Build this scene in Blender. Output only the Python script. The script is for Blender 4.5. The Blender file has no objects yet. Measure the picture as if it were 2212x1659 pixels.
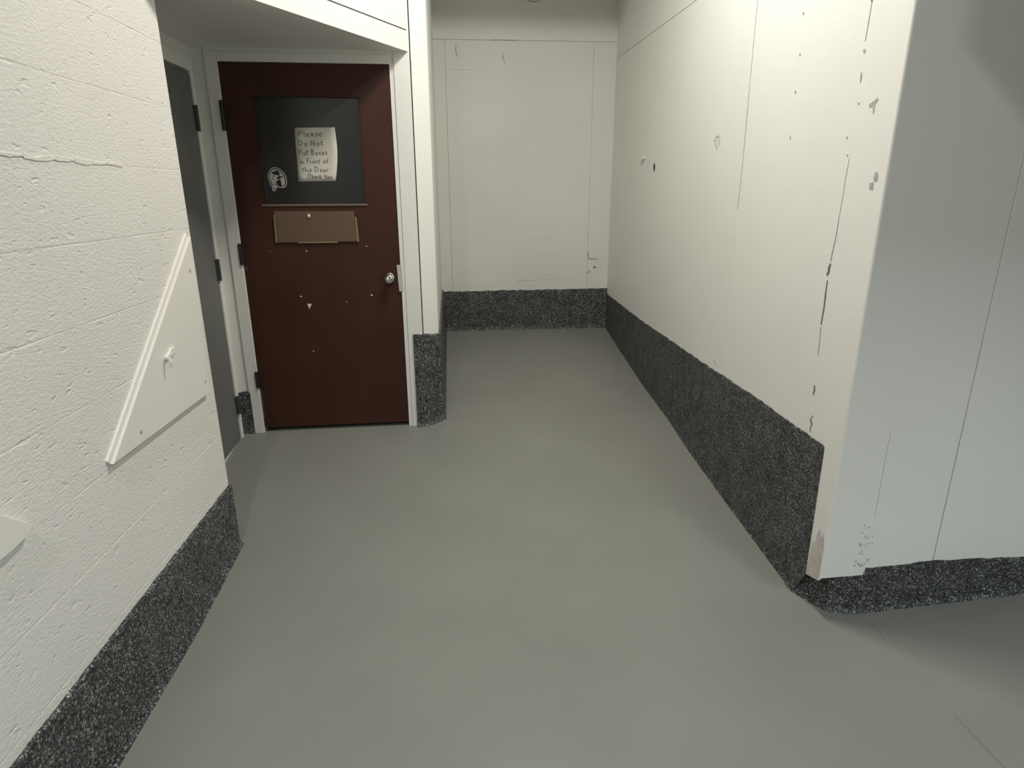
import bpy, bmesh, math, random
from mathutils import Vector, Matrix
random.seed(7)
S = bpy.context.scene
COL = S.collection

# ------------------------------------------------------------------ camera
cam_d = bpy.data.cameras.new('camera')
cam = bpy.data.objects.new('camera', cam_d)
COL.objects.link(cam)
cam_d.sensor_fit = 'HORIZONTAL'
cam_d.sensor_width = 36.0
cam_d.lens = 36.0 * 1340.12 / 2212.0
cam_d.clip_start = 0.05
cam.matrix_world = Matrix(((0.9963, 0.0290, -0.0809, 0.0),
                           (-0.0857, 0.2943, -0.9519, 0.0),
                           (-0.0037, 0.9553, 0.2956, 1.5),
                           (0, 0, 0, 1)))
cam.matrix_world = Matrix.Translation((0, 0, 1.5)) @ cam.matrix_world.to_quaternion().to_matrix().to_4x4()
S.camera = cam

# ------------------------------------------------------------------ light
S.view_settings.view_transform = 'Standard'
S.view_settings.look = 'None'
S.view_settings.gamma = 1.0
S.view_settings.exposure = 0.0
S.view_settings.use_curve_mapping = False
W = bpy.data.worlds.new('world'); S.world = W
W.use_nodes = True
W.node_tree.nodes['Background'].inputs[0].default_value = (0.75, 0.85, 0.9, 1)
W.node_tree.nodes['Background'].inputs[1].default_value = 0.0

def area(name, loc, target, sx, sy, power, col):
    d = bpy.data.lights.new(name, 'AREA')
    d.shape = 'RECTANGLE'; d.size = sx; d.size_y = sy
    d.energy = power; d.color = col
    o = bpy.data.objects.new(name, d); COL.objects.link(o)
    o.location = loc
    o.rotation_euler = (Vector(target) - Vector(loc)).to_track_quat('-Z', 'Y').to_euler()
    return o
# fluorescent batten under the ceiling at the mouth of the corridor
area('tube_light', (0.50, 2.45, 3.5), (0.50, 2.451, 0), 0.10, 0.7, 59, (1.0, 0.965, 0.895))
# ceiling light of the room behind the camera
area('room_light', (-0.64, -0.5, 3.5), (-0.64, -0.499, 0), 0.13, 0.13, 35, (0.97, 0.98, 1.0))
# cooler ceiling light at the rear right of the room, beyond the added blocking box
area('rear_light', (2.7, -2.0, 3.5), (2.7, -1.999, 0), 1.0, 1.0, 114, (0.86, 0.96, 1.0))

# ------------------------------------------------------------------ materials
def mat(name, col, rough=0.6, bump=0.0, scale=40.0, mottle=0.05, spec=0.4, metal=0.0, mscale=1.3):
    m = bpy.data.materials.new(name); m.use_nodes = True
    nt = m.node_tree; N = nt.nodes; L = nt.links
    b = N['Principled BSDF']
    b.inputs['Roughness'].default_value = rough
    b.inputs['Specular IOR Level'].default_value = spec
    b.inputs['Metallic'].default_value = metal
    g = N.new('ShaderNodeNewGeometry')
    n = N.new('ShaderNodeTexNoise'); n.inputs['Scale'].default_value = mscale; n.inputs['Detail'].default_value = 4
    L.new(g.outputs['Position'], n.inputs['Vector'])
    r = N.new('ShaderNodeValToRGB')
    r.color_ramp.elements[0].position = 0.3; r.color_ramp.elements[1].position = 0.7
    r.color_ramp.elements[0].color = (*[c * (1 - mottle) for c in col], 1)
    r.color_ramp.elements[1].color = (*[min(1, c * (1 + mottle)) for c in col], 1)
    L.new(n.outputs['Fac'], r.inputs[0]); L.new(r.outputs[0], b.inputs['Base Color'])
    if bump > 0:
        n2 = N.new('ShaderNodeTexNoise'); n2.inputs['Scale'].default_value = scale; n2.inputs['Detail'].default_value = 5
        L.new(g.outputs['Position'], n2.inputs['Vector'])
        bp = N.new('ShaderNodeBump'); bp.inputs['Strength'].default_value = 0.6; bp.inputs['Distance'].default_value = bump
        L.new(n2.outputs['Fac'], bp.inputs['Height']); L.new(bp.outputs['Normal'], b.inputs['Normal'])
    return m

def mat_block():
    m = mat('block_paint', (0.80, 0.782, 0.735), 0.55, 0.0, mottle=0.03, spec=0.3)
    nt = m.node_tree; N = nt.nodes; L = nt.links; b = N['Principled BSDF']
    g = N.new('ShaderNodeNewGeometry')
    mp = N.new('ShaderNodeMapping'); mp.inputs['Scale'].default_value = (1, 0.55, 1.2)
    L.new(g.outputs['Position'], mp.inputs['Vector'])
    a = N.new('ShaderNodeTexNoise'); a.inputs['Scale'].default_value = 120; a.inputs['Detail'].default_value = 6; a.inputs['Roughness'].default_value = 0.62
    L.new(mp.outputs[0], a.inputs['Vector'])
    c = N.new('ShaderNodeTexNoise'); c.inputs['Scale'].default_value = 42; c.inputs['Detail'].default_value = 2
    L.new(mp.outputs[0], c.inputs['Vector'])
    pit = N.new('ShaderNodeMapRange'); pit.inputs['From Min'].default_value = 0.27; pit.inputs['From Max'].default_value = 0.36
    L.new(c.outputs['Fac'], pit.inputs['Value'])
    mx = N.new('ShaderNodeMath'); mx.operation = 'MULTIPLY_ADD'; mx.inputs[1].default_value = 0.55
    L.new(pit.outputs[0], mx.inputs[0]); L.new(a.outputs['Fac'], mx.inputs[2])
    bp = N.new('ShaderNodeBump'); bp.inputs['Strength'].default_value = 0.75; bp.inputs['Distance'].default_value = 0.0042
    L.new(mx.outputs[0], bp.inputs['Height']); L.new(bp.outputs['Normal'], b.inputs['Normal'])
    return m

def mat_flake():
    m = bpy.data.materials.new('flake_epoxy'); m.use_nodes = True
    nt = m.node_tree; N = nt.nodes; L = nt.links; b = N['Principled BSDF']
    b.inputs['Roughness'].default_value = 0.55
    b.inputs['Specular IOR Level'].default_value = 0.25
    g = N.new('ShaderNodeNewGeometry')
    v = N.new('ShaderNodeTexVoronoi'); v.inputs['Scale'].default_value = 232; v.inputs['Randomness'].default_value = 1
    L.new(g.outputs['Position'], v.inputs['Vector'])
    sp = N.new('ShaderNodeSeparateColor'); L.new(v.outputs['Color'], sp.inputs[0])
    r = N.new('ShaderNodeValToRGB'); e = r.color_ramp.elements
    e[0].position = 0.0; e[0].color = (0.012, 0.013, 0.014, 1)
    e[1].position = 1.0; e[1].color = (0.42, 0.42, 0.41, 1)
    for p, c in ((0.30, 0.034), (0.66, 0.078), (0.88, 0.16)):
        k = r.color_ramp.elements.new(p); k.color = (c, c * 1.02, c * 1.02, 1)
    L.new(sp.outputs[0], r.inputs[0])
    n = N.new('ShaderNodeTexNoise'); n.inputs['Scale'].default_value = 14; n.inputs['Detail'].default_value = 3
    L.new(g.outputs['Position'], n.inputs['Vector'])
    mr = N.new('ShaderNodeMapRange'); mr.inputs['From Min'].default_value = 0.3; mr.inputs['From Max'].default_value = 0.7
    mr.inputs['To Min'].default_value = 0.72; mr.inputs['To Max'].default_value = 1.25
    L.new(n.outputs['Fac'], mr.inputs['Value'])
    mu = N.new('ShaderNodeVectorMath'); mu.operation = 'SCALE'
    L.new(r.outputs[0], mu.inputs[0]); L.new(mr.outputs[0], mu.inputs['Scale'])
    L.new(mu.outputs[0], b.inputs['Base Color'])
    bp = N.new('ShaderNodeBump'); bp.inputs['Strength'].default_value = 0.5; bp.inputs['Distance'].default_value = 0.002
    L.new(sp.outputs[1], bp.inputs['Height']); L.new(bp.outputs['Normal'], b.inputs['Normal'])
    return m

def mat_glass():
    m = bpy.data.materials.new('dark_glass'); m.use_nodes = True
    b = m.node_tree.nodes['Principled BSDF']
    b.inputs['Base Color'].default_value = (0.8, 0.82, 0.8, 1)
    b.inputs['Roughness'].default_value = 0.24
    b.inputs['Transmission Weight'].default_value = 1.0
    b.inputs['IOR'].default_value = 1.5
    return m

PAINT = mat('white_paint', (0.79, 0.785, 0.735), 0.5, 0.0006, 160, 0.025, 0.3)
BOARDP = mat('board_paint', (0.79, 0.77, 0.72), 0.55, 0.0008, 150, 0.03, 0.3)
CEILP = mat('grey_ceiling_paint', (0.34, 0.335, 0.31), 0.8, 0.0006, 60, 0.05)
PAINT_BACK = mat('old_white_paint', (0.70, 0.698, 0.655), 0.5, 0.0006, 120, 0.04, 0.3)
FRAMEP = mat('frame_paint', (0.78, 0.775, 0.73), 0.42, 0.0008, 60, 0.05, 0.4)
BLOCK = mat_block()
FLAKE = mat_flake()
FLOOR = mat('floor_epoxy', (0.210, 0.211, 0.187), 0.42, 0.0004, 220, 0.05, 0.35, mscale=2.2)
DOORB = mat('brown_door_paint', (0.052, 0.0185, 0.0112), 0.45, 0.0004, 90, 0.12, 0.26, mscale=4)
DARK = mat('dark_hinge', (0.022, 0.014, 0.012), 0.5, 0.0005, 80, 0.1)
HINGEG = mat('grey_hinge', (0.05, 0.05, 0.048), 0.5, 0.0004, 80, 0.1)
GREYD = mat('grey_door_paint', (0.152, 0.152, 0.145), 0.5, 0.0004, 90, 0.08, 0.3, mscale=5)
GREYB = mat('grey_blocker_paint', (0.10, 0.105, 0.105), 0.6, 0.0004, 60, 0.05)
BRONZE = mat('bronze_plate', (0.15, 0.095, 0.065), 0.42, 0.0003, 60, 0.08, 0.5, metal=0.25)
BRASS = mat('brass_edge', (0.42, 0.33, 0.16), 0.35, 0, metal=0.6)
CHROME = mat('chrome', (0.62, 0.60, 0.56), 0.12, 0, metal=1.0)
PAPER = mat('paper', (0.62, 0.59, 0.52), 0.8, 0.0008, 90, 0.06, 0.1, mscale=14)
INK = mat('pencil_ink', (0.10, 0.095, 0.09), 0.7, 0)
STKW = mat('sticker_white', (0.50, 0.47, 0.42), 0.6, 0, mottle=0.04, mscale=40)
STKK = mat('sticker_black', (0.016, 0.017, 0.016), 0.6, 0)
CHIPW = mat('chip_pale', (0.72, 0.62, 0.52), 0.7, 0)
CHIPG = mat('chip_grey', (0.17, 0.17, 0.16), 0.8, 0.001, 200, 0.2, mscale=60)
CHIPM = mat('chip_mid', (0.40, 0.40, 0.37), 0.8, 0.001, 200, 0.15, mscale=60)
CHIPK = mat('chip_black', (0.035, 0.036, 0.045), 0.8, 0)
SEAM = mat('seam_dark', (0.06, 0.06, 0.058), 0.9, 0)
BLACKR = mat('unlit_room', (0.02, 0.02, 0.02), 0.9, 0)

# ------------------------------------------------------------------ helpers
def link(name, me, material, parent=None):
    if material is not None: me.materials.append(material)
    o = bpy.data.objects.new(name, me); COL.objects.link(o)
    if parent is not None: o.parent = parent
    return o

def build(name, bm, material, parent=None, smooth=False, bevel=0.0, segs=2):
    bmesh.ops.recalc_face_normals(bm, faces=bm.faces[:])
    me = bpy.data.meshes.new(name); bm.to_mesh(me); bm.free()
    o = link(name, me, material, parent)
    if smooth:
        for p in me.polygons: p.use_smooth = True
    if bevel:
        md = o.modifiers.new('bevel', 'BEVEL'); md.width = bevel; md.segments = segs; md.limit_method = 'ANGLE'
    return o

def ident(a, b, c): return Vector((a, b, c))

def box(bm, x0, x1, y0, y1, z0, z1, tf=ident):
    v = [bm.verts.new(tf(x, y, z)) for z in (z0, z1) for y in (y0, y1) for x in (x0, x1)]
    for f in ((0, 1, 3, 2), (4, 5, 7, 6), (0, 1, 5, 4), (2, 3, 7, 6), (0, 2, 6, 4), (1, 3, 7, 5)):
        bm.faces.new([v[i] for i in f])

def prism(bm, poly, w0, w1, tf=ident):
    """polygon in (a, b), extruded along the third axis of tf from w0 to w1"""
    A = [bm.verts.new(tf(a, b, w0)) for a, b in poly]
    B = [bm.verts.new(tf(a, b, w1)) for a, b in poly]
    n = len(poly)
    bm.faces.new(A); bm.faces.new(B)
    for i in range(n):
        j = (i + 1) % n
        bm.faces.new((A[i], A[j], B[j], B[i]))

def one_box(name, dims, material, parent=None, tf=ident, bevel=0.0):
    bm = bmesh.new(); box(bm, *dims, tf); return build(name, bm, material, parent, bevel=bevel)

def one_prism(name, poly, w0, w1, material, parent=None, tf=ident, bevel=0.0):
    bm = bmesh.new(); prism(bm, poly, w0, w1, tf)
    bmesh.ops.triangulate(bm, faces=[f for f in bm.faces if len(f.verts) > 4])
    return build(name, bm, material, parent, bevel=bevel)

def lathe(bm, prof, n, tf):
    rings = []
    for r, h in prof:
        rings.append([bm.verts.new(tf(r * math.cos(2 * math.pi * i / n), r * math.sin(2 * math.pi * i / n), h)) for i in range(n)])
    for a, b in zip(rings, rings[1:]):
        for i in range(n):
            j = (i + 1) % n
            bm.faces.new((a[i], a[j], b[j], b[i]))
    bm.faces.new(rings[0]); bm.faces.new(rings[-1])

def empty(name, loc=(0, 0, 0)):
    o = bpy.data.objects.new(name, None); COL.objects.link(o); o.location = loc
    o.empty_display_size = 0.1
    return o

def structure(o):
    o['kind'] = 'structure'; return o

def tag(o, label, cat, group=None):
    o['label'] = label; o['category'] = cat
    if group: o['group'] = group
    return o

def blob(cx, cy, rx, ry, n=9, rag=0.35, rot=0.0, seed=0):
    rr = random.Random(seed)
    pts = []
    for i in range(n):
        a = 2 * math.pi * i / n
        k = 1 + rr.uniform(-rag, rag)
        x, y = rx * k * math.cos(a), ry * k * math.sin(a)
        pts.append((cx + x * math.cos(rot) - y * math.sin(rot), cy + x * math.sin(rot) + y * math.cos(rot)))
    return pts

def ribbon(bm, pts, w, d0, d1, tf, taper=False):
    """thin strip along a 2-D polyline"""
    n = len(pts)
    L, R = [], []
    for i in range(n):
        a = pts[max(0, i - 1)]; b = pts[min(n - 1, i + 1)]
        dx, dy = b[0] - a[0], b[1] - a[1]; l = math.hypot(dx, dy) or 1
        k = w / 2
        if taper: k *= 0.35 + 0.65 * math.sin(math.pi * (i + 0.5) / n)
        L.append((pts[i][0] - dy / l * k, pts[i][1] + dx / l * k))
        R.append((pts[i][0] + dy / l * k, pts[i][1] - dx / l * k))
    for i in range(n - 1):
        prism(bm, [L[i], R[i], R[i + 1], L[i + 1]], d0, d1, tf)

# ramp that climbs from the flat floor to the back of the corridor
GY = [(-9, 0), (1.80, 0), (1.98, 0.002), (2.23, 0.022), (2.65, 0.057), (3.12, 0.100), (3.53, 0.158), (4.03, 0.200), (4.71, 0.288), (5.25, 0.370), (7, 0.6)]
def ground(y):
    for (a, za), (b, zb) in zip(GY, GY[1:]):
        if y <= b: return za + (zb - za) * (y - a) / (b - a)
    return GY[-1][1]

ZC = 3.6        # ceiling height

# ------------------------------------------------------------------ floor and ceiling
bm = bmesh.new()
ys = [-3.2, -1.5, 0, 0.8, 1.4, 1.7] + [1.8 + 0.05 * i for i in range(74)]
xs = [-1.5, -1.0, -0.5, 0, 0.5, 1.0, 1.4, 2.0, 3.0, 4.1]
grid = [[bm.verts.new((x, y, ground(y))) for x in xs] for y in ys]
for j in range(len(ys) - 1):
    for i in range(len(xs) - 1):
        bm.faces.new((grid[j][i], grid[j][i + 1], grid[j + 1][i + 1], grid[j + 1][i]))
floor = structure(build('floor', bm, FLOOR, smooth=True))
bm = bmesh.new()
fr = random.Random(3)
ribbon(bm, [(1.454 + fr.uniform(-.004, .004), 1.79), (1.452, 1.72), (1.448, 1.68)], 0.0014, -0.001, 0.0005, ident)
ribbon(bm, [(1.440 + 0.0 * i, 1.36 - 0.05 * i) for i in range(6)], 0.0014, -0.001, 0.0005, ident)
build('floor_seam', bm, mat('floor_crack', (0.12, 0.12, 0.108), 0.8, 0), floor)
ceiling = structure(one_box('ceiling', (-1.5, 4.1, -3.2, 5.5, ZC, ZC + 0.1), CEILP))

# ------------------------------------------------------------------ left block wall
WLX = -0.985
wl = structure(one_box('wall_left', (-1.13, WLX - 0.0016, -3.2, 2.4495, 0, ZC), BLOCK))
CH, CW = 0.2036, 0.4064
rb = random.Random(11)
def block_mesh(name, w, seed):
    """one concrete block: uneven top and bottom arrises, partly filled with paint"""
    rr = random.Random(seed); bm = bmesh.new(); n = 9 if w > .3 else 5
    def run(lo, hi):
        v = [rr.uniform(lo, hi) for _ in range(n)]
        return [(v[max(0, i - 1)] + 2 * v[i] + v[min(n - 1, i + 1)]) / 4 for i in range(n)]
    db, dt, eb, et = run(-.0003, .0017), run(-.0003, .0017), run(.002, .0055), run(.002, .0055)
    cols = []
    for i in range(n):
        y = -w + w * i / (n - 1)
        cols.append([bm.verts.new(p) for p in ((-.02, y, .0002), (-max(.0001, db[i]), y, .0002), (0, y, eb[i]), (0, y, CH - et[i]), (-max(.0001, dt[i]), y, CH - .0002), (-.02, y, CH - .0002))])
    for A, B in zip(cols, cols[1:]):
        for k in range(5): bm.faces.new((A[k], A[k + 1], B[k + 1], B[k]))
    bm.faces.new(cols[0]); bm.faces.new(cols[-1])
    bmesh.ops.recalc_face_normals(bm, faces=bm.faces[:])
    me = bpy.data.meshes.new(name); bm.to_mesh(me); bm.free(); me.materials.append(BLOCK)
    return me
FULL = [block_mesh('block', CW, 30 + i) for i in range(6)]
HALF = [block_mesh('half_block', CW / 2, 50 + i) for i in range(3)]
for k in range(16):
    z = 0.561 - 2 * CH + k * CH
    y = 2.45
    if k % 2 == 0:
        o = bpy.data.objects.new('block', HALF[rb.randrange(3)]); COL.objects.link(o); o.parent = wl
        o.location = (WLX + rb.uniform(-.0002, .0002), y, z); y -= CW / 2
    while y > 0.2:
        o = bpy.data.objects.new('block', FULL[rb.randrange(6)]); COL.objects.link(o); o.parent = wl
        o.location = (WLX + rb.uniform(-.0002, .0002), y, z); y -= CW
# ridges of filled mortar standing slightly proud of two joints
TL = lambda y, z, d: Vector((WLX + d, y, z))
bm = bmesh.new()
rr = random.Random(5)
pts = [(1.40 + 0.04 * i, 1.582 + rr.uniform(-.004, .003)) for i in range(17)]
for i in range(16):
    a, b = pts[i], pts[i + 1]
    ha, hb = rr.uniform(.003, .007), rr.uniform(.003, .007)
    prism(bm, [(a[0], a[1] - ha), (b[0], b[1] - hb), (b[0], b[1] + hb), (a[0], a[1] + ha)], -0.001, 0.0020, TL)
build('mortar_ridge', bm, BLOCK, wl, bevel=0.001)

# ------------------------------------------------------------------ alcove beside the block wall
ALX = -1.283
wal = structure(one_box('wall_alcove_left', (ALX - 0.15, ALX, 2.05, 3.60, 0, 2.4), FRAMEP))
structure(one_box('wall_alcove_near', (ALX, -1.13, 2.05, 2.449, 0, 2.4), PAINT))
s_ = Vector((1, 0.026, 0)).normalized(); n_ = Vector((s_.y, -s_.x, 0))
D0 = Vector((-1.16, 3.52, 0))
def DW(u, z, d):                      # door-wall coordinates: along, up, towards the room
    p = D0 + s_ * u + n_ * d
    return Vector((p.x, p.y, z))
wd = structure(empty('wall_alcove_back'))
one_prism('wall_panel', [(-0.125, 0.05), (-0.0635, 0.05), (-0.0635, 2.3), (-0.125, 2.3)], -0.12, 0.0, FRAMEP, wd, DW)
one_prism('wall_panel', [(0.8625, 0.05), (0.944, 0.05), (0.944, ZC), (0.8625, ZC)], -0.12, 0.010, FRAMEP, wd, DW)
one_prism('wall_panel', [(-0.061, 2.166), (0.8625, 2.166), (0.8625, 2.3), (-0.061, 2.3)], -0.12, 0.006, FRAMEP, wd, DW)
# soffit over the alcove
sof = structure(one_prism('ceiling_alcove', [(-0.262, 3.546), (-1.29, 3.52), (-1.29, 2.20), (-0.985, 2.20), (-0.985, 2.310)], 2.185, 2.3, FRAMEP, bevel=0.0))
# bulkhead that spans the alcove mouth, from block wall to pilaster
fa = Vector((-0.985, 2.240, 0)); fb = Vector((-0.218, 3.545, 0))
fs = (fb - fa).normalized(); fn = Vector((fs.y, -fs.x, 0)); fl = (fb - fa).length
def FW(u, z, d):
    p = fa + fs * u + fn * d
    return Vector((p.x, p.y, z))
fas = structure(one_box('wall_header', (0, fl - 0.003, 2.2815, ZC, -0.10, 0.0), PAINT, None, FW))
t1 = structure(one_box('trim_1', (0.0, fl - 0.003, 2.182, 2.2745, -0.10, 0.0010), PAINT, None, FW))
one_box('trim_joint', (0.40, fl - 0.004, 2.2735, 2.2825, -0.09, -0.0025), mat('trim_joint_shade', (0.12, 0.115, 0.105), 0.9, 0), t1, FW)  # dark filler, its colour stands in for shade inside the open joint
bm = bmesh.new()
for (u, z, k) in ((0.62, 2.262, 1), (0.71, 2.232, 2)):
    prism(bm, blob(u, z, .005, .004, seed=k), -0.001, 0.003, FW)
build('paint_chip', bm, CHIPM, t1)

# pilaster: diagonal face and corridor side
PA, PB = Vector((-0.2105, 3.548, 0)), Vector((-0.127, 3.617, 0))
ps = (PB - PA).normalized(); pn = Vector((ps.y, -ps.x, 0))
wp = structure(one_prism('wall_pilaster', [(PA.x, PA.y), (PB.x, PB.y), (-0.142, 5.30), (-0.30, 5.30), (-0.30, 3.66), (-0.225, 3.66)], 0, ZC, PAINT, bevel=0.003))

# ------------------------------------------------------------------ back wall with its sealed-up doorway
BY = 5.25
TBk = lambda x, z, d: Vector((x, BY - d, z))
wb = structure(one_box('wall_back', (-0.31, 1.6, BY + 0.006, BY + 0.2, 0, ZC), PAINT_BACK))
one_box('wall_panel', (-0.31, -0.0545, BY, BY + 0.05, 0, 2.598), PAINT_BACK, wb)
one_box('wall_panel', (1.0925, 1.30, BY, BY + 0.05, 0, 2.598), PAINT_BACK, wb)
one_box('wall_panel', (-0.31, 1.30, BY, BY + 0.05, 2.6015, ZC), PAINT_BACK, wb)
door3 = structure(empty('door_3', (0.52, BY, 0.37)))
def P3(o):
    o.parent = door3; o.matrix_parent_inverse = Matrix.Translation((-0.52, -BY, -0.37)); return o
# leaf of the sealed doorway, with a patched rectangle low down
P3(one_prism('door_leaf', [(-0.0505, 0.36), (1.089, 0.36), (1.0855, 2.5975), (-0.0525, 2.5975)], -0.02, 0.0008, PAINT_BACK, None, TBk, bevel=0.001))
P3(one_box('door_patch', (0.483, 0.800, BY - 0.0028, BY - 0.0004, 0.786, 1.115), PAINT_BACK, bevel=0.0008))
bm = bmesh.new()
ribbon(bm, [(0.470 + 0.034 * i, 1.117 + 0.0015 * math.sin(i * 1.7)) for i in range(11)], 0.0022, 0, 0.0016, TBk, True)
ribbon(bm, [(0.49 + 0.03 * i, 0.786 - 0.003 * math.sin(i * 1.3)) for i in range(6)], 0.0028, 0, 0.0016, TBk, True)
ribbon(bm, [(0.66 + 0.024 * i, 0.793 + 0.004 * math.sin(i * 1.1)) for i in range(6)], 0.0028, 0, 0.0016, TBk, True)
ribbon(bm, [(-0.05 + 0.035 * i, 2.393) for i in range(11)], 0.0016, 0, 0.0012, TBk, True)
P3(build('paint_crack', bm, CHIPM, None))
bm = bmesh.new()
ribbon(bm, [(0.10, 2.600), (0.15, 2.599), (0.2, 2.6)], 0.0035, 0, 0.0016, TBk, True)
ribbon(bm, [(0.30 + .028 * i, 2.601 + .001 * (i % 2)) for i in range(8)], 0.005, 0, 0.0016, TBk, True)
ribbon(bm, [(0.033, 2.565), (0.026, 2.535), (0.033, 2.50), (0.045, 2.478)], 0.009, 0, 0.0016, TBk, True)
ribbon(bm, [(0.39, 2.512), (0.385, 2.485), (0.394, 2.46), (0.404, 2.44)], 0.009, 0, 0.0016, TBk, True)
ribbon(bm, [(0.57, 2.872), (0.60, 2.862), (0.64, 2.861), (0.66, 2.868)], 0.010, 0, 0.0016, TBk, True)
build('scratch', bm, CHIPM, wb)
bm = bmesh.new()
ribbon(bm, [(1.094, 1.02), (1.095, 0.985), (1.099, 0.962), (1.125, 0.955), (1.155, 0.957), (1.185, 0.951)], 0.006, 0, 0.0016, TBk, True)
prism(bm, blob(1.153, 0.887, .010, .010, 10, .12), 0.0, 0.0015, TBk)
ribbon(bm, [(1.105, 0.86), (1.12, 0.851), (1.09, 0.842)], 0.004, 0, 0.0014, TBk)
build('latch_hole', bm, CHIPG, wb)

# ------------------------------------------------------------------ right wall: sheets, end post
RX = 1.269
TR = lambda y, z, d: Vector((RX - d, y, z))
wr = structure(one_box('wall_right', (RX + 0.008, 1.62, 2.034, 5.46, 0, ZC), PAINT))
def sheet(poly):
    return one_prism('wall_sheet', poly, -0.0095, 0.0, PAINT, wr, TR)
sheet([(2.8325, 0), (BY, 0), (BY, 2.482), (2.8325, 2.427)])
sheet([(2.8325, 2.4315), (BY, 2.4865), (BY, ZC), (2.8325, ZC)])
# middle sheet has a ragged near edge where the joint to the post has cracked
rj = random.Random(21)
jz = [0, .5, .64, .66, .70, .76, .9, .93, 1.0, 1.10, 1.16, 1.20, 1.24, 1.30, 1.45, 1.56, 1.6, 1.8, 1.9, 2.0, 2.06, 2.4, ZC]
edge = [(2.036 + rj.uniform(-.0022, -.0020), z) for z in jz]
sheet([(2.8315, 0), (2.8315, ZC)] + edge[::-1])
# cracks and chips along that joint
bm = bmesh.new()
def crack(pts, w): ribbon(bm, pts, w, 0.0, 0.0022, TR, True)
crack([(2.030, 2.085), (2.034, 2.06), (2.029, 2.045)], .009)
crack([(2.046, 1.262), (2.052, 1.245), (2.049, 1.235), (2.058, 1.222)], .010)
crack([(2.050, 1.205), (2.049, 1.16), (2.046, 1.11), (2.05, 1.05)], .0055)
crack([(2.035, 0.83), (2.03, 0.815), (2.034, 0.795)], .009)
crack([(2.018, 0.72), (2.026, 0.70), (2.014, 0.69), (2.022, 0.672), (2.016, 0.655)], .005)
crack([(2.030, 0.70), (2.020, 0.688)], .004)
build('joint_crack', bm, CHIPG, wr)
bm = bmesh.new()
crack([(2.826, 2.30), (2.826, 2.2), (2.825, 2.12), (2.822, 2.0), (2.820, 1.88)], .0016)
crack([(2.820, 1.90), (2.819, 1.85), (2.817, 1.80), (2.816, 1.72), (2.814, 1.635)], .0035)
crack([(2.814, 1.63), (2.817, 1.5), (2.82, 1.42)], .0014)
crack([(2.029, 2.045), (2.031, 1.99), (2.034, 1.94)], .004)
crack([(2.026, 1.60), (2.030, 1.55), (2.031, 1.48), (2.036, 1.40), (2.037, 1.36)], .0022)
crack([(2.036, 1.36), (2.045, 1.30), (2.047, 1.27)], .0022)
crack([(2.048, 1.04), (2.043, 0.99), (2.04, 0.94)], .0022)
build('joint_crack', bm, CHIPM, wr)
bm = bmesh.new()
for i, (y, z, a, b) in enumerate(((2.03, 1.912, .006, .007), (2.028, 1.838, .005, .013), (2.02, 1.762, .004, .004),
                                  (2.436, 2.113, .004, .004), (2.425, 1.979, .004, .004), (2.425, 1.852, .004, .004), (2.422, 1.694, .003, .005),
                                  (2.058, 1.665, .004, .004), (2.04, 1.61, .003, .003))):
    prism(bm, blob(y, z, a, b, seed=i), 0, 0.0022, TR)
for q in ([(3.150, 1.752), (3.13, 1.750), (3.11, 1.757)], [(3.165, 1.738), (3.145, 1.737)], [(3.127, 1.742), (3.120, 1.725)],
          [(3.100, 1.752), (3.094, 1.735), (3.102, 1.708)], [(3.125, 1.712), (3.117, 1.69)], [(3.145, 1.728), (3.13, 1.708)]):
    ribbon(bm, q, .0075, 0, .0012, TR, True)
ribbon(bm, [(2.92, 0.688), (2.905, 0.682), (2.888, 0.672)], .008, 0, .0012, TR, True)
build('paint_chip', bm, CHIPM, wr)
bm = bmesh.new(); prism(bm, blob(4.109, 1.648, .017, .026, 8, .2), 0, .0012, TR); build('dark_mark', bm, CHIPK, wr)
bm = bmesh.new(); prism(bm, blob(4.36, 1.713, .040, .010, 9, .25), 0, .014, TR); build('paint_lump', bm, PAINT, wr, smooth=False)
# end post that turns the corner
post = empty('trim_2', (1.268, 1.829, 0.13)); structure(post)
def in_post(o):
    o.parent = post; o.matrix_parent_inverse = Matrix.Translation((-1.268, -1.829, -0.13)); return o
bm = bmesh.new()
fy = lambda x: 1.829 + (x - 1.268) * 0.0805
r_ = 0.007
rnd = [(1.268 + r_ - r_ * math.cos(t), 1.829 + r_ - r_ * math.sin(t) + .0005) for t in [math.pi / 2 * i / 5 for i in range(6)]]   # rounded arris
lo = [(x, y, .150 if y > 1.833 else .163) for x, y in rnd] + [(1.4445, fy(1.4445), .158), (1.4445, 2.0335, .13), (1.268, 2.0335, .10), (1.268, 1.905, .128)]
a = [bm.verts.new(p) for p in lo]; b = [bm.verts.new((p[0], p[1], ZC)) for p in lo]
bm.faces.new(a); bm.faces.new(b)
for i in range(len(lo)): bm.faces.new((a[i], a[(i + 1) % len(lo)], b[(i + 1) % len(lo)], b[i]))
bmesh.ops.triangulate(bm, faces=[f for f in bm.faces if len(f.verts) > 4])
in_post(build('corner_post', bm, PAINT, None))
TPo = lambda y, z, d: Vector((1.268 - d, y, z))
bm = bmesh.new()
prism(bm, [(1.967, 1.752), (1.95, 1.757), (1.928, 1.766), (1.924, 1.760), (1.936, 1.748), (1.935, 1.728), (1.939, 1.722), (1.946, 1.744), (1.962, 1.744)], 0, .001, TPo)
in_post(build('paint_chip', bm, CHIPM))
bm = bmesh.new()
prism(bm, blob(1.877, 1.543, .012, .014, 9, .3, seed=4), 0, .001, TPo)
prism(bm, blob(1.891, 1.514, .012, .012, 9, .3, seed=8), 0, .001, TPo)
in_post(build('dark_mark', bm, CHIPM))
bm = bmesh.new()
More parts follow.
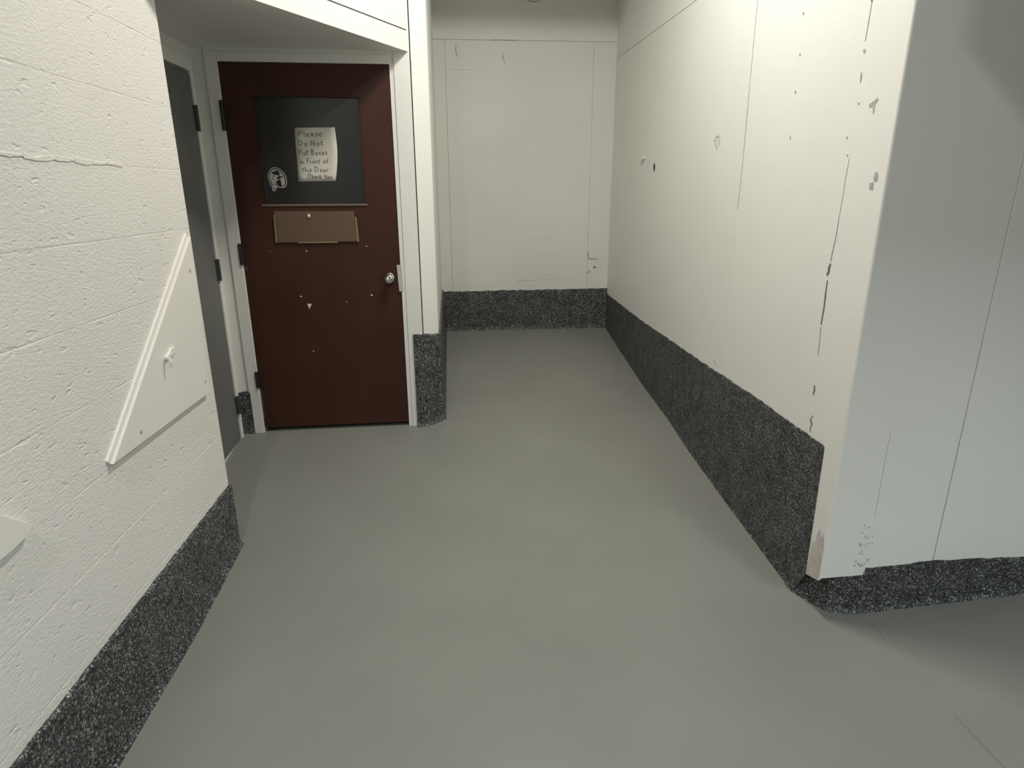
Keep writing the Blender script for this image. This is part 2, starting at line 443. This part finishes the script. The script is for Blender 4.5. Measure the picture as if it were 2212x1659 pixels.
prism(bm, [(1.912, .13), (1.838, .158), (1.837, .30), (1.850, .335), (1.862, .305), (1.872, .34), (1.884, .31), (1.893, .27), (1.903, .28), (1.908, .21)], 0, .0012, TPo)
in_post(build('scuff', bm, mat('scuffed_paint', (0.53, 0.50, 0.465), 0.6, 0.001, 60, 0.16, mscale=25)))

# ------------------------------------------------------------------ wall facing the room on the right
fdir = Vector((1, 0.0805, 0)).normalized(); fnor = Vector((fdir.y, -fdir.x, 0)); FO = Vector((1.268, 1.829, 0))
def TF(x, z, d):
    p = FO + fdir * ((x - 1.268) / fdir.x) + fnor * d
    return Vector((p.x, p.y, z))
wf = structure(one_box('wall_front', (1.45, 4.15, 0, ZC, -0.2, -0.012), SEAM, None, TF))
one_box('wall_sheet', (1.4446, 1.7222, 0.05, ZC, -0.02, 0.0), PAINT, wf, TF)
one_box('wall_sheet', (1.7275, 4.15, 0.05, ZC, -0.02, -0.0006), PAINT, wf, TF, bevel=0.0015)
bm = bmesh.new()
rc = random.Random(9)
for i in range(34):
    t = rc.random()
    x = 1.395 + 0.05 * rc.random() + 0.012 * t; z = 0.20 + 0.20 * t ** 1.6
    L_ = rc.uniform(.004, .012); a = rc.uniform(-.9, 2.2)
    ribbon(bm, [(x, z), (x + L_ * .5 * math.cos(a), z + L_ * .5 * math.sin(a)), (x + L_ * math.cos(a + .5), z + L_ * math.sin(a + .5))], .0032, 0, .0009, TF, True)
ribbon(bm, [(1.4435, .40), (1.4440, .46), (1.4435, .52), (1.4425, .60), (1.4435, .715)], .0012, 0, .0008, TF, True)
build('flaking_paint', bm, CHIPM, wf)
# unseen grey box, added overhead to cast shade on the top of this wall
structure(one_box('light_blocker_1', (0.696, 3.95, -0.40, 1.0, 2.472, ZC), GREYB))

# unseen box added under the corridor ceiling to darken the back wall's top
structure(one_box('light_blocker_2', (-0.14, 1.27, 4.10, 4.30, 3.04, ZC), CEILP))

# unseen sides of the room behind the camera
structure(one_box('wall_east', (4.0, 4.1, -3.2, 2.1, 0, ZC), CEILP))
structure(one_box('wall_rear', (-1.13, 4.1, -3.3, -3.2, 0, ZC), CEILP))

# ------------------------------------------------------------------ flake cove bases
def base(name, path, tops, thick=0.008, toe=0.012, seed=1, jag=0.004, cap=0.004, step=0.03, extra=None):
    """path of floor points along the wall face (the wall on the left hand when walking it), tops = heights"""
    rr = random.Random(seed)
    P, Z = [], []
    for (a, b), (za, zb_) in zip(zip(path, path[1:]), zip(tops, tops[1:])):
        n = max(1, int((Vector(b) - Vector(a)).length / step))
        for i in range(n):
            P.append(Vector(a).lerp(Vector(b), i / n)); Z.append(za + (zb_ - za) * i / n)
    P.append(Vector(path[-1])); Z.append(tops[-1])
    bm = bmesh.new(); rows = []
    n = len(P)
    for i in range(n):
        d1 = (P[i] - P[i - 1]).normalized() if i else (P[1] - P[0]).normalized()
        d2 = (P[i + 1] - P[i]).normalized() if i < n - 1 else d1
        t = (d1 + d2).normalized(); nn = Vector((t.y, -t.x)); k = 1 / max(0.5, nn.dot(Vector((d1.y, -d1.x))))
        z1 = Z[i] + rr.uniform(-jag, jag)
        g = lambda off: ground((P[i] + nn * off * k).y)
        prof = [(-cap, z1), (thick * .4, z1), (thick, z1 - 0.004), (thick, g(thick) + 0.03), (thick + toe * .3, g(thick) + 0.012), (thick + toe, g(thick + toe) - 0.001), (thick + toe, g(thick + toe) - 0.02), (-cap, g(0) - 0.02)]
        rows.append([bm.verts.new(((P[i] + nn * o * k).x, (P[i] + nn * o * k).y, z)) for o, z in prof])
    for A, B in zip(rows, rows[1:]):
        for j in range(len(A)):
            k = (j + 1) % len(A)
            bm.faces.new((A[j], A[k], B[k], B[j]))
    bm.faces.new(rows[0]); bm.faces.new(rows[-1])
    if extra: extra(bm)
    return structure(build(name, bm, FLAKE))

# left wall, past the camera to the alcove corner, with a return round the corner
base('baseboard_left', [(WLX, -0.6), (WLX, 2.45), (-1.10, 2.45)], [.325, .334, .332], thick=0.010, toe=0.012, seed=2, jag=.0025)
# right wall: level top while the floor climbs
base('baseboard_right', [(RX, BY), (RX, 5.10), (RX, 4.243), (RX, 3.515), (RX, 2.962), (RX, 2.467), (RX, 2.216), (RX, 1.98)],
     [.662, .658, .637, .638, .640, .649, .642, .641], thick=0.004, toe=0.003, seed=3, cap=0.003, jag=.003,
     extra=lambda bm: prism(bm, [(1.982, 0.0), (1.916, .122), (1.921, .636), (1.935, .643), (1.982, .640)], -0.003, 0.004, TR))
# chamfered corner under the post and the low base of the wall facing the room
base('baseboard_front', [(1.2805, 2.03), (1.2805, 1.987), (1.345, 1.868), (1.40, 1.856), (1.441, 1.851), (1.447, 1.850), (1.724, 1.871), (2.15, 1.903), (4.0, 2.05)],
     [.118, .118, .132, .152, .156, .188, .187, .158, .15], thick=0.010, toe=0.012, seed=4, cap=0.012, jag=.003)
# pilaster and corridor side, in one piece round the corner
base('baseboard_pilaster', [(-0.271, 3.534), (PA.x, PA.y - 0.002), (PB.x, PB.y), (-0.140, BY)], [.717, .719, .704, .712], thick=0.012, toe=0.016, seed=6, jag=.003)
base('baseboard_back', [(-0.139, BY), (1.272, BY)], [.702, .707], thick=0.012, toe=0.016, seed=7, cap=0.003, jag=.004)
pl = DW(-0.123, 0, 0); pr = DW(-0.054, 0, 0)
base('baseboard_alcove', [(pl.x, pl.y), (pr.x, pr.y)], [.404, .41], thick=0.010, toe=0.010, seed=8, jag=.003)

# ------------------------------------------------------------------ brown door in the alcove
door1 = structure(empty('door_1', (-0.74, 3.531, 0.165)))
MI = Matrix.Translation((0.74, -3.531, -0.165))
def P1(o, parent=None):
    o.parent = parent or door1
    if parent is None: o.matrix_parent_inverse = MI
    else: o.matrix_parent_inverse = MI
    return o
ZB, ZT = 0.183, 2.121
GU0, GU1, GZ0, GZ1 = 0.136, 0.677, 1.436, 1.976
bm = bmesh.new()
for q in ((0.003, GU0, ZB, ZT), (GU1, 0.836, ZB, ZT), (GU0, GU1, ZB, GZ0), (GU0, GU1, GZ1, ZT)):
    box(bm, q[0], q[1], q[2], q[3], -0.045, 0.0, DW)
bmesh.ops.remove_doubles(bm, verts=bm.verts, dist=1e-5)
leaf = P1(build('door_leaf', bm, DOORB, None))
pane = P1(one_box('window_pane', (GU0 - .004, GU1 + .004, GZ0 - .004, GZ1 + .004, -0.022, -0.017), mat_glass(), None, DW))
# bead round the pane
bm = bmesh.new()
for q in ((GU0, GU0 + .009, GZ0, GZ1), (GU1 - .009, GU1, GZ0, GZ1), (GU0 + .009, GU1 - .009, GZ1 - .009, GZ1)):
    box(bm, *q, -0.017, -0.002, DW)
P1(build('glazing_bead', bm, DOORB, None, bevel=.001))
P1(one_box('glazing_sill', (GU0 - .004, GU1 + .004, GZ0 - 0.004, GZ0 + 0.006, -0.017, 0.006), mat('pale_sill', (0.20, 0.125, 0.09), 0.35, 0, spec=0.6), None, DW, bevel=0.002))  # sill strip in a paler brown than the door
# dark room behind the pane
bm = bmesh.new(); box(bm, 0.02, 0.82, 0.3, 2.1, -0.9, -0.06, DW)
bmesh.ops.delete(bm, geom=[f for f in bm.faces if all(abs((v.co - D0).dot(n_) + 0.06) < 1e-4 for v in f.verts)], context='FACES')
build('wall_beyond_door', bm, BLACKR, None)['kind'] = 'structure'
# steel frame
fr_ = P1(one_prism('frame_jamb', [(-0.0605, 0.10), (0.0, 0.10), (0.0, 2.1665), (-0.0605, 2.1665)], -0.05, 0.010, FRAMEP, None, DW, bevel=.002))
P1(one_prism('frame_jamb', [(0.839, 0.10), (0.8625, 0.10), (0.8625, 2.1665), (0.839, 2.1665)], -0.05, 0.0045, FRAMEP, None, DW))
P1(one_prism('frame_head', [(0.0005, 2.1235), (0.8385, 2.1235), (0.8385, 2.1665), (0.0005, 2.1665)], -0.05, 0.010, FRAMEP, None, DW, bevel=.002))
# hinges
for z0, z1 in ((1.803, 1.946), (1.128, 1.241), (0.430, 0.527)):
    bm = bmesh.new()
    lathe(bm, [(0.007, z0), (0.0085, z0 + .002), (0.0085, z1 - .002), (0.007, z1)], 10, lambda a, b, h: DW(-0.004 + a, h, 0.012 + b))
    box(bm, -0.014, 0.014, z0 + .003, z1 - .003, 0.0, 0.0125, DW)
    P1(build('hinge', bm, DARK, None))
# sign holder: bronze plate with bright edges
sh = P1(one_prism('sign_plate', [(0.191, 1.406), (0.608, 1.404), (0.618, 1.245), (0.187, 1.243)], 0.0, 0.009, BRONZE, None, DW, bevel=.002))
P1(one_prism('plate_edge', [(0.612, 1.375), (0.619, 1.375), (0.624, 1.243), (0.617, 1.243)], 0.0, 0.011, BRASS, None, DW))
P1(one_prism('plate_edge', [(0.188, 1.39), (0.193, 1.39), (0.190, 1.243), (0.184, 1.243)], 0.0, 0.0105, BRASS, None, DW))
P1(one_prism('plate_edge', [(0.30, 1.240), (0.51, 1.240), (0.51, 1.246), (0.30, 1.246)], 0.0, 0.0105, BRASS, None, DW))
bm = bmesh.new(); lathe(bm, [(0.0, 0.018), (0.005, 0.018), (0.008, 0.014), (0.008, 0.009), (0.004, 0.0085)], 10, lambda a, b, h: DW(0.371 + a, 1.382 + b * 1.3, h))
nail = P1(build('screw', bm, CHIPW, None, smooth=True)); nail['label'] = 'bright screw head at the top of the plate'
# knob
bm = bmesh.new()
lathe(bm, [(0.0, 0.0), (0.030, 0.0), (0.031, 0.004), (0.026, 0.009), (0.012, 0.010), (0.011, 0.026), (0.018, 0.032), (0.0255, 0.042), (0.0265, 0.050), (0.022, 0.059), (0.010, 0.063), (0.0, 0.0635)], 24,
      lambda a, b, h: DW(0.774 + a, 1.043 + b, h))
kn = P1(build('door_knob', bm, CHROME, None, smooth=True)); kn['label'] = 'round chrome knob'
P1(one_prism('latch_guard', [(0.818, 1.114), (0.846, 1.114), (0.848, 0.966), (0.825, 0.966)], 0.0, 0.006, mat('pinkish_paint', (0.52, 0.47, 0.43), 0.45), None, DW, bevel=.001))
# chips in the brown paint
bm = bmesh.new()
prism(bm, [(0.315, 0.909), (0.339, 0.907), (0.322, 0.877)], 0, .0012, DW)
for i, (u, z, r) in enumerate(((0.284, 0.950, .005), (0.671, 0.948, .006), (0.322, 0.636, .004), (0.662, 1.218, .004), (0.148, 1.197, .003), (0.339, 1.197, .004), (0.53, 0.915, .003))):
    prism(bm, blob(u, z, r, r * .8, 7, .3, seed=i), 0, .001, DW)
P1(build('paint_chip', bm, CHIPW, None))
bm = bmesh.new()
ribbon(bm, [(0.006, 0.42), (0.007, 0.36), (0.005, 0.30), (0.007, 0.24)], .006, 0, .001, DW, True)
ribbon(bm, [(0.010, 1.12), (0.016, 1.10)], .008, 0, .001, DW, True)
P1(build('worn_edge', bm, mat('worn_brown', (0.16, 0.09, 0.065), 0.6), None))

# ------------------------------------------------------------------ grey door in the side of the alcove
door2 = structure(empty('door_2', (ALX, 3.0, 0.13)))
M2 = Matrix.Translation((-ALX, -3.0, -0.13))
def P2(o): o.parent = door2; o.matrix_parent_inverse = M2; return o
TA = lambda y, z, d: Vector((ALX + d, y, z))
P2(one_prism('door_leaf', [(2.56, 0.10), (3.447, 0.15), (3.450, 2.05), (3.43, 2.066), (2.56, 2.064)], 0.0, 0.006, GREYD, None, TA))
bm = bmesh.new()
prism(bm, [(3.452, 0.10), (3.482, 0.10), (3.482, 2.13), (3.452, 2.13)], 0.0, 0.014, TA)
P2(build('frame_jamb', bm, FRAMEP, None, bevel=.003))
P2(one_prism('frame_head', [(2.52, 2.069), (3.4515, 2.069), (3.4515, 2.13), (2.52, 2.13)], 0.0, 0.012, FRAMEP, None, TA, bevel=.003))
for z0, z1 in ((1.795, 1.915), (1.053, 1.167), (0.297, 0.403)):
    bm = bmesh.new()
    lathe(bm, [(0.006, z0), (0.008, z0 + .002), (0.008, z1 - .002), (0.006, z1)], 10, lambda a, b, h: TA(3.449 + a, h, 0.017 + b))
    box(bm, 3.435, 3.468, z0 + .003, z1 - .003, 0.006, 0.0165, TA)
    P2(build('hinge', bm, HINGEG, None))

# ------------------------------------------------------------------ things on the brown door
def layer_on(parent, name, polys, m, d0, d1, tf, ribbons=()):
    bm = bmesh.new()
    for p in polys: prism(bm, p, d0, d1, tf)
    for p, w in ribbons: ribbon(bm, p, w, d0, d1, tf)
    bmesh.ops.triangulate(bm, faces=[f for f in bm.faces if len(f.verts) > 4])
    return build(name, bm, m, parent)

# hand-lettered notice, in sheet coordinates: u 0..1 across, v 0..1 down
TLc, TRc, BRc, BLc = (0.336, 1.822), (0.541, 1.825), (0.523, 1.559), (0.331, 1.557)
def sheet_uv(a, b):
    top = (TLc[0] + (TRc[0] - TLc[0]) * a, TLc[1] + (TRc[1] - TLc[1]) * a)
    bot = (BLc[0] + (BRc[0] - BLc[0]) * a, BLc[1] + (BRc[1] - BLc[1]) * a)
    u = top[0] + (bot[0] - top[0]) * b + (0.012 * math.sin(math.pi * b) * a ** 3)
    z = top[1] + (bot[1] - top[1]) * b
    return u, z
def curl(a, b): return 0.0035 + 0.006 * a ** 3 * (0.5 + 0.5 * math.sin(5 * b)) + 0.0015 * math.sin(7 * b + 2 * a)
GLASS_D = -0.017
def PAPERT(a, b, d):
    u, z = sheet_uv(a, b)
    return DW(u, z, GLASS_D + curl(a, b) + d)
bm = bmesh.new(); n1, n2 = 8, 10
g0 = [[bm.verts.new(PAPERT(i / n1, j / n2, 0)) for i in range(n1 + 1)] for j in range(n2 + 1)]
g1 = [[bm.verts.new(PAPERT(i / n1, j / n2, -0.0006)) for i in range(n1 + 1)] for j in range(n2 + 1)]
for j in range(n2):
    for i in range(n1):
        bm.faces.new((g0[j][i], g0[j][i + 1], g0[j + 1][i + 1], g0[j + 1][i]))
        bm.faces.new((g1[j][i], g1[j + 1][i], g1[j + 1][i + 1], g1[j][i + 1]))
for i in range(n1):
    bm.faces.new((g0[0][i], g1[0][i], g1[0][i + 1], g0[0][i + 1])); bm.faces.new((g0[n2][i], g0[n2][i + 1], g1[n2][i + 1], g1[n2][i]))
for j in range(n2):
    bm.faces.new((g0[j][0], g0[j + 1][0], g1[j + 1][0], g1[j][0])); bm.faces.new((g0[j][n1], g1[j][n1], g1[j + 1][n1], g0[j + 1][n1]))
note = build('paper_notice', bm, PAPER, None, smooth=True)
tag(note, 'white handwritten paper notice on the dark window of the brown door', 'notice')
GL = {  # pen strokes on a unit box, y up, x-height 0.55
 'P': ([[(0, 0), (.05, 1)], [(-.08, .92), (.3, 1), (.5, .85), (.4, .6), (.05, .5)]], .6),
 'l': ([[(.05, 1), (.03, .1), (.12, 0)]], .25),
 'e': ([[(.02, .3), (.4, .34), (.38, .52), (.2, .57), (.04, .42), (.05, .12), (.22, 0), (.42, .1)]], .5),
 'a': ([[(.4, .5), (.2, .57), (.03, .3), (.12, .03), (.28, .08), (.4, .5)], [(.4, .5), (.38, .1), (.5, 0)]], .55),
 's': ([[(.36, .52), (.12, .56), (.08, .4), (.32, .25), (.3, .05), (.02, .02)]], .45),
 'D': ([[(.02, 0), (.06, 1)], [(-.1, .95), (.3, .98), (.6, .7), (.5, .2), (.02, 0)]], .75),
 'o': ([[(.25, .55), (.04, .35), (.1, .03), (.32, .02), (.44, .3), (.25, .55)]], .52),
 'N': ([[(0, 0), (.05, .95), (.5, .05), (.56, 1)]], .7),
 't': ([[(.16, .9), (.15, .08), (.3, .02)], [(0, .6), (.36, .62)]], .42),
 'u': ([[(.02, .55), (.04, .1), (.22, .02), (.38, .2), (.4, .55)], [(.4, .5), (.42, .08), (.5, 0)]], .55),
 'B': ([[(.02, 0), (.06, 1)], [(-.06, .95), (.3, 1), (.46, .8), (.1, .55), (.5, .4), (.45, .1), (.02, 0)]], .65),
 'x': ([[(0, .52), (.38, 0)], [(.36, .55), (0, 0)]], .46),
 'I': ([[(.06, 0), (.1, .85)]], .22),
 'n': ([[(.02, 0), (.05, .52)], [(.05, .4), (.22, .55), (.36, .45), (.38, .0)]], .5),
 'F': ([[(.04, 0), (.1, .98)], [(-.1, .92), (.52, 1)], [(.08, .52), (.36, .54)]], .55),
 'r': ([[(.02, 0), (.05, .54)], [(.05, .38), (.2, .55), (.32, .5)]], .38),
 'f': ([[(.42, .88), (.24, 1), (.14, .8), (.12, 0)], [(0, .5), (.34, .52)]], .42),
 'h': ([[(.02, 1), (.04, 0)], [(.04, .35), (.2, .54), (.34, .45), (.36, 0)]], .5),
 'i': ([[(.05, .52), (.06, 0)]], .2),
 'T': ([[(-.05, .95), (.55, 1)], [(.25, .97), (.24, 0)]], .55),
 'k': ([[(.03, 1), (.04, 0)], [(.34, .55), (.06, .25), (.36, 0)]], .46),
 'Y': ([[(.0, .95), (.04, .6), (.3, .55), (.42, .95)], [(.42, .95), (.36, .1)]], .55),
 '(': ([[(.3, 1.1), (.06, .7), (.06, .25), (.22, -.05)]], .34),
 ' ': ([], .38)}
LINES = [('Please', .10, .165, .105, .0), ('Do Not', .08, .335, .105, .0), ('Put Boxes', .07, .505, .098, .0),
         ('In Front of', .09, .665, .092, .0), ('this Door', .12, .825, .095, .0), ('(Thank You', .25, .945, .082, -.01)]
WID = {0: .60, 1: .62, 2: .72, 3: .72, 4: .70, 5: .66}
bm = bmesh.new(); rw = random.Random(12)
for li, (txt, u0, v0, hgt, sl) in enumerate(LINES):
    tot = sum(GL[c][1] for c in txt); k = WID[li] / tot; x = u0
    for c in txt:
        st, wd_ = GL[c]; dy = rw.uniform(-.006, .006)
        for s in st:
            pts = [(x + p[0] * k * .82, v0 + dy - p[1] * hgt - sl * (x - u0)) for p in s]
            n = len(pts)
            for i in range(n - 1):
                (x0, y0), (x1, y1) = pts[i], pts[i + 1]
                dx, dy_ = x1 - x0, (y1 - y0) * 1.3; l = math.hypot(dx, dy_) or 1
                w = .0075; ox, oy = -dy_ / l * w, dx / l * w / 1.3
                prism(bm, [(x0 + ox, y0 + oy), (x0 - ox, y0 - oy), (x1 - ox, y1 - oy), (x1 + ox, y1 + oy)], -.0002, .0005, PAPERT)
        x += wd_ * k
build('handwriting', bm, INK, note)

# round sticker with a figure in a cap, traced in sticker coordinates
def SK(zx, zy, d):
    return DW(0.174 + (zx - 250) / 1000 * 0.096, 1.629 - (zy - 230) / 1320 * 0.123, GLASS_D + d)
outline = [(650, 230), (780, 245), (900, 290), (1030, 390), (1130, 510), (1205, 650), (1245, 800), (1255, 950), (1240, 1080), (1205, 1190), (1150, 1280), (1100, 1325), (980, 1340), (830, 1335),
           (740, 1290), (690, 1230), (645, 1235), (625, 1330), (605, 1450), (540, 1530), (470, 1510), (420, 1460), (425, 1360), (440, 1290), (370, 1235), (335, 1180), (330, 1090), (290, 980), (275, 830), (262, 700), (300, 560), (370, 420), (480, 300), (560, 250)]
def grow(poly, k, cx=755, cy=790): return [(cx + (x - cx) * k, cy + (y - cy) * k) for x, y in poly]
oval_out = [(760 + 440 * math.cos(t) , 790 + 515 * math.sin(t)) for t in [2 * math.pi * i / 28 for i in range(28)]]
ring = [(650, 275), (780, 290), (900, 340), (1010, 440), (1095, 560), (1160, 700), (1205, 850), (1215, 960), (1200, 1070), (1160, 1180), (1090, 1265), (980, 1275), (840, 1285), (770, 1250), (700, 1180),
        (600, 1185), (500, 1200), (400, 1180), (370, 1100), (335, 980), (318, 830), (310, 700), (345, 560), (410, 440), (510, 335)]
inner = [(650, 335), (780, 345), (890, 400), (1000, 510), (1080, 640), (1130, 780), (1150, 900), (1150, 1010), (1120, 1140), (1040, 1240), (900, 1255), (740, 1220), (640, 1170), (540, 1190), (450, 1150), (400, 1030), (365, 900), (355, 760), (370, 620), (430, 500), (520, 400)]
st = layer_on(None, 'sticker', [outline], STKW, 0.0, 0.0008, SK)
tag(st, 'small round black and white sticker low on the dark window of the brown door', 'sticker')
layer_on(st, 'printed_ring', [ring], STKK, 0.0008, 0.0011, SK)
layer_on(st, 'printed_ground', [inner], STKW, 0.0011, 0.0014, SK)
layer_on(st, 'printed_figure', [
    [(490, 530), (560, 470), (680, 455), (780, 400), (880, 430), (880, 500), (960, 550), (900, 590), (820, 650), (640, 640), (540, 590)],
    [(800, 650), (880, 640), (900, 720), (1010, 740), (1020, 690), (1070, 700), (1075, 760), (1000, 775), (940, 810), (860, 880), (720, 840), (745, 780), (830, 740)],
    [(855, 890), (920, 920), (945, 1060), (960, 1190), (1000, 1250), (840, 1270), (700, 1170), (710, 1110), (640, 1070), (720, 970), (760, 960), (820, 1080), (900, 1090)],
    [(570, 640), (615, 650), (600, 720), (540, 760), (500, 870), (450, 900), (500, 780), (545, 740)],
    [(380, 1150), (480, 1160), (470, 1200), (390, 1195)], [(560, 1130), (640, 1160), (700, 1160), (690, 1185), (600, 1180)],
    [(480, 1330), (520, 1340), (560, 1330), (550, 1430), (500, 1450)]], STKK, 0.0014, 0.0017, SK)

# ------------------------------------------------------------------ boards screwed to the block wall
bd = one_prism('triangular_board', [(2.412, 1.349), (1.669, 0.782), (2.365, 0.766)], -0.003, 0.016, BOARDP, None, TL, bevel=0.001)
tag(bd, 'white triangular board with a small hook, screwed to the block wall beside the alcove', 'board')
bm = bmesh.new()
ex = Vector((2.412 - 1.669, 1.349 - 0.782)); e_ = ex.normalized(); nrm = Vector((-e_.y, e_.x))
A_, B_ = Vector((1.669, 0.782)), Vector((2.412, 1.349))
prism(bm, [tuple(A_ + nrm * .001), tuple(B_ + nrm * .001), tuple(B_ + nrm * .017), tuple(A_ + nrm * .016)], -0.002, 0.007, TL)
build('board_edging', bm, BOARDP, bd, bevel=.002)
for y, z in ((2.361, 1.232), (2.345, 0.818), (1.838, 0.812)):
    bm = bmesh.new()
    lathe(bm, [(0.0, .018), (.005, .0177), (.0075, .016), (.0075, .0145)], 10, lambda a, b, h: TL(y + a, z + b, h))
    build('screw_head', bm, CHIPM, bd)
bd2 = one_prism('corner_board', [(1.330, 0.788), (1.264, 0.845), (0.80, 1.20), (0.80, 0.768), (1.25, 0.769), (1.31, 0.775)], -0.003, 0.016, BOARDP, None, TL, bevel=0.002)
tag(bd2, 'white board corner low on the block wall, cut by the left picture edge', 'board')
# bent hook
hk = empty('wall_hook', (WLX + 0.016, 2.095, 0.985))
MH = Matrix.Translation((-(WLX + 0.016), -2.095, -0.985))
bm = bmesh.new(); prism(bm, [(2.060, 0.976), (2.105, 0.979), (2.140, 0.990), (2.132, 1.004), (2.105, 1.006), (2.088, 0.992), (2.064, 0.988)], 0.0155, 0.0235, TL)
o = build('hook_plate', bm, PAINT, hk, bevel=.001); o.matrix_parent_inverse = MH
bm = bmesh.new()
for a, b in zip([(2.06, .984, .020), (2.052, .984, .036), (2.047, .972, .040)], [(2.052, .984, .036), (2.047, .972, .040), (2.046, .955, .035)]):
    pa, pb = TL(*a), TL(*b); d = (pb - pa).normalized(); sx = d.cross(Vector((0, 1, .1))).normalized() * .0035; sy = d.cross(sx).normalized() * .0035
    v = [bm.verts.new(p + q) for p in (pa, pb) for q in (sx + sy, sx - sy, -sx - sy, -sx + sy)]
    for f in ((0, 1, 2, 3), (4, 5, 6, 7), (0, 1, 5, 4), (1, 2, 6, 5), (2, 3, 7, 6), (3, 0, 4, 7)): bm.faces.new([v[i] for i in f])
o = build('hook_prong', bm, PAINT, hk); o.matrix_parent_inverse = MH
tag(hk, 'small white painted hook sticking out of the triangular board', 'hook')
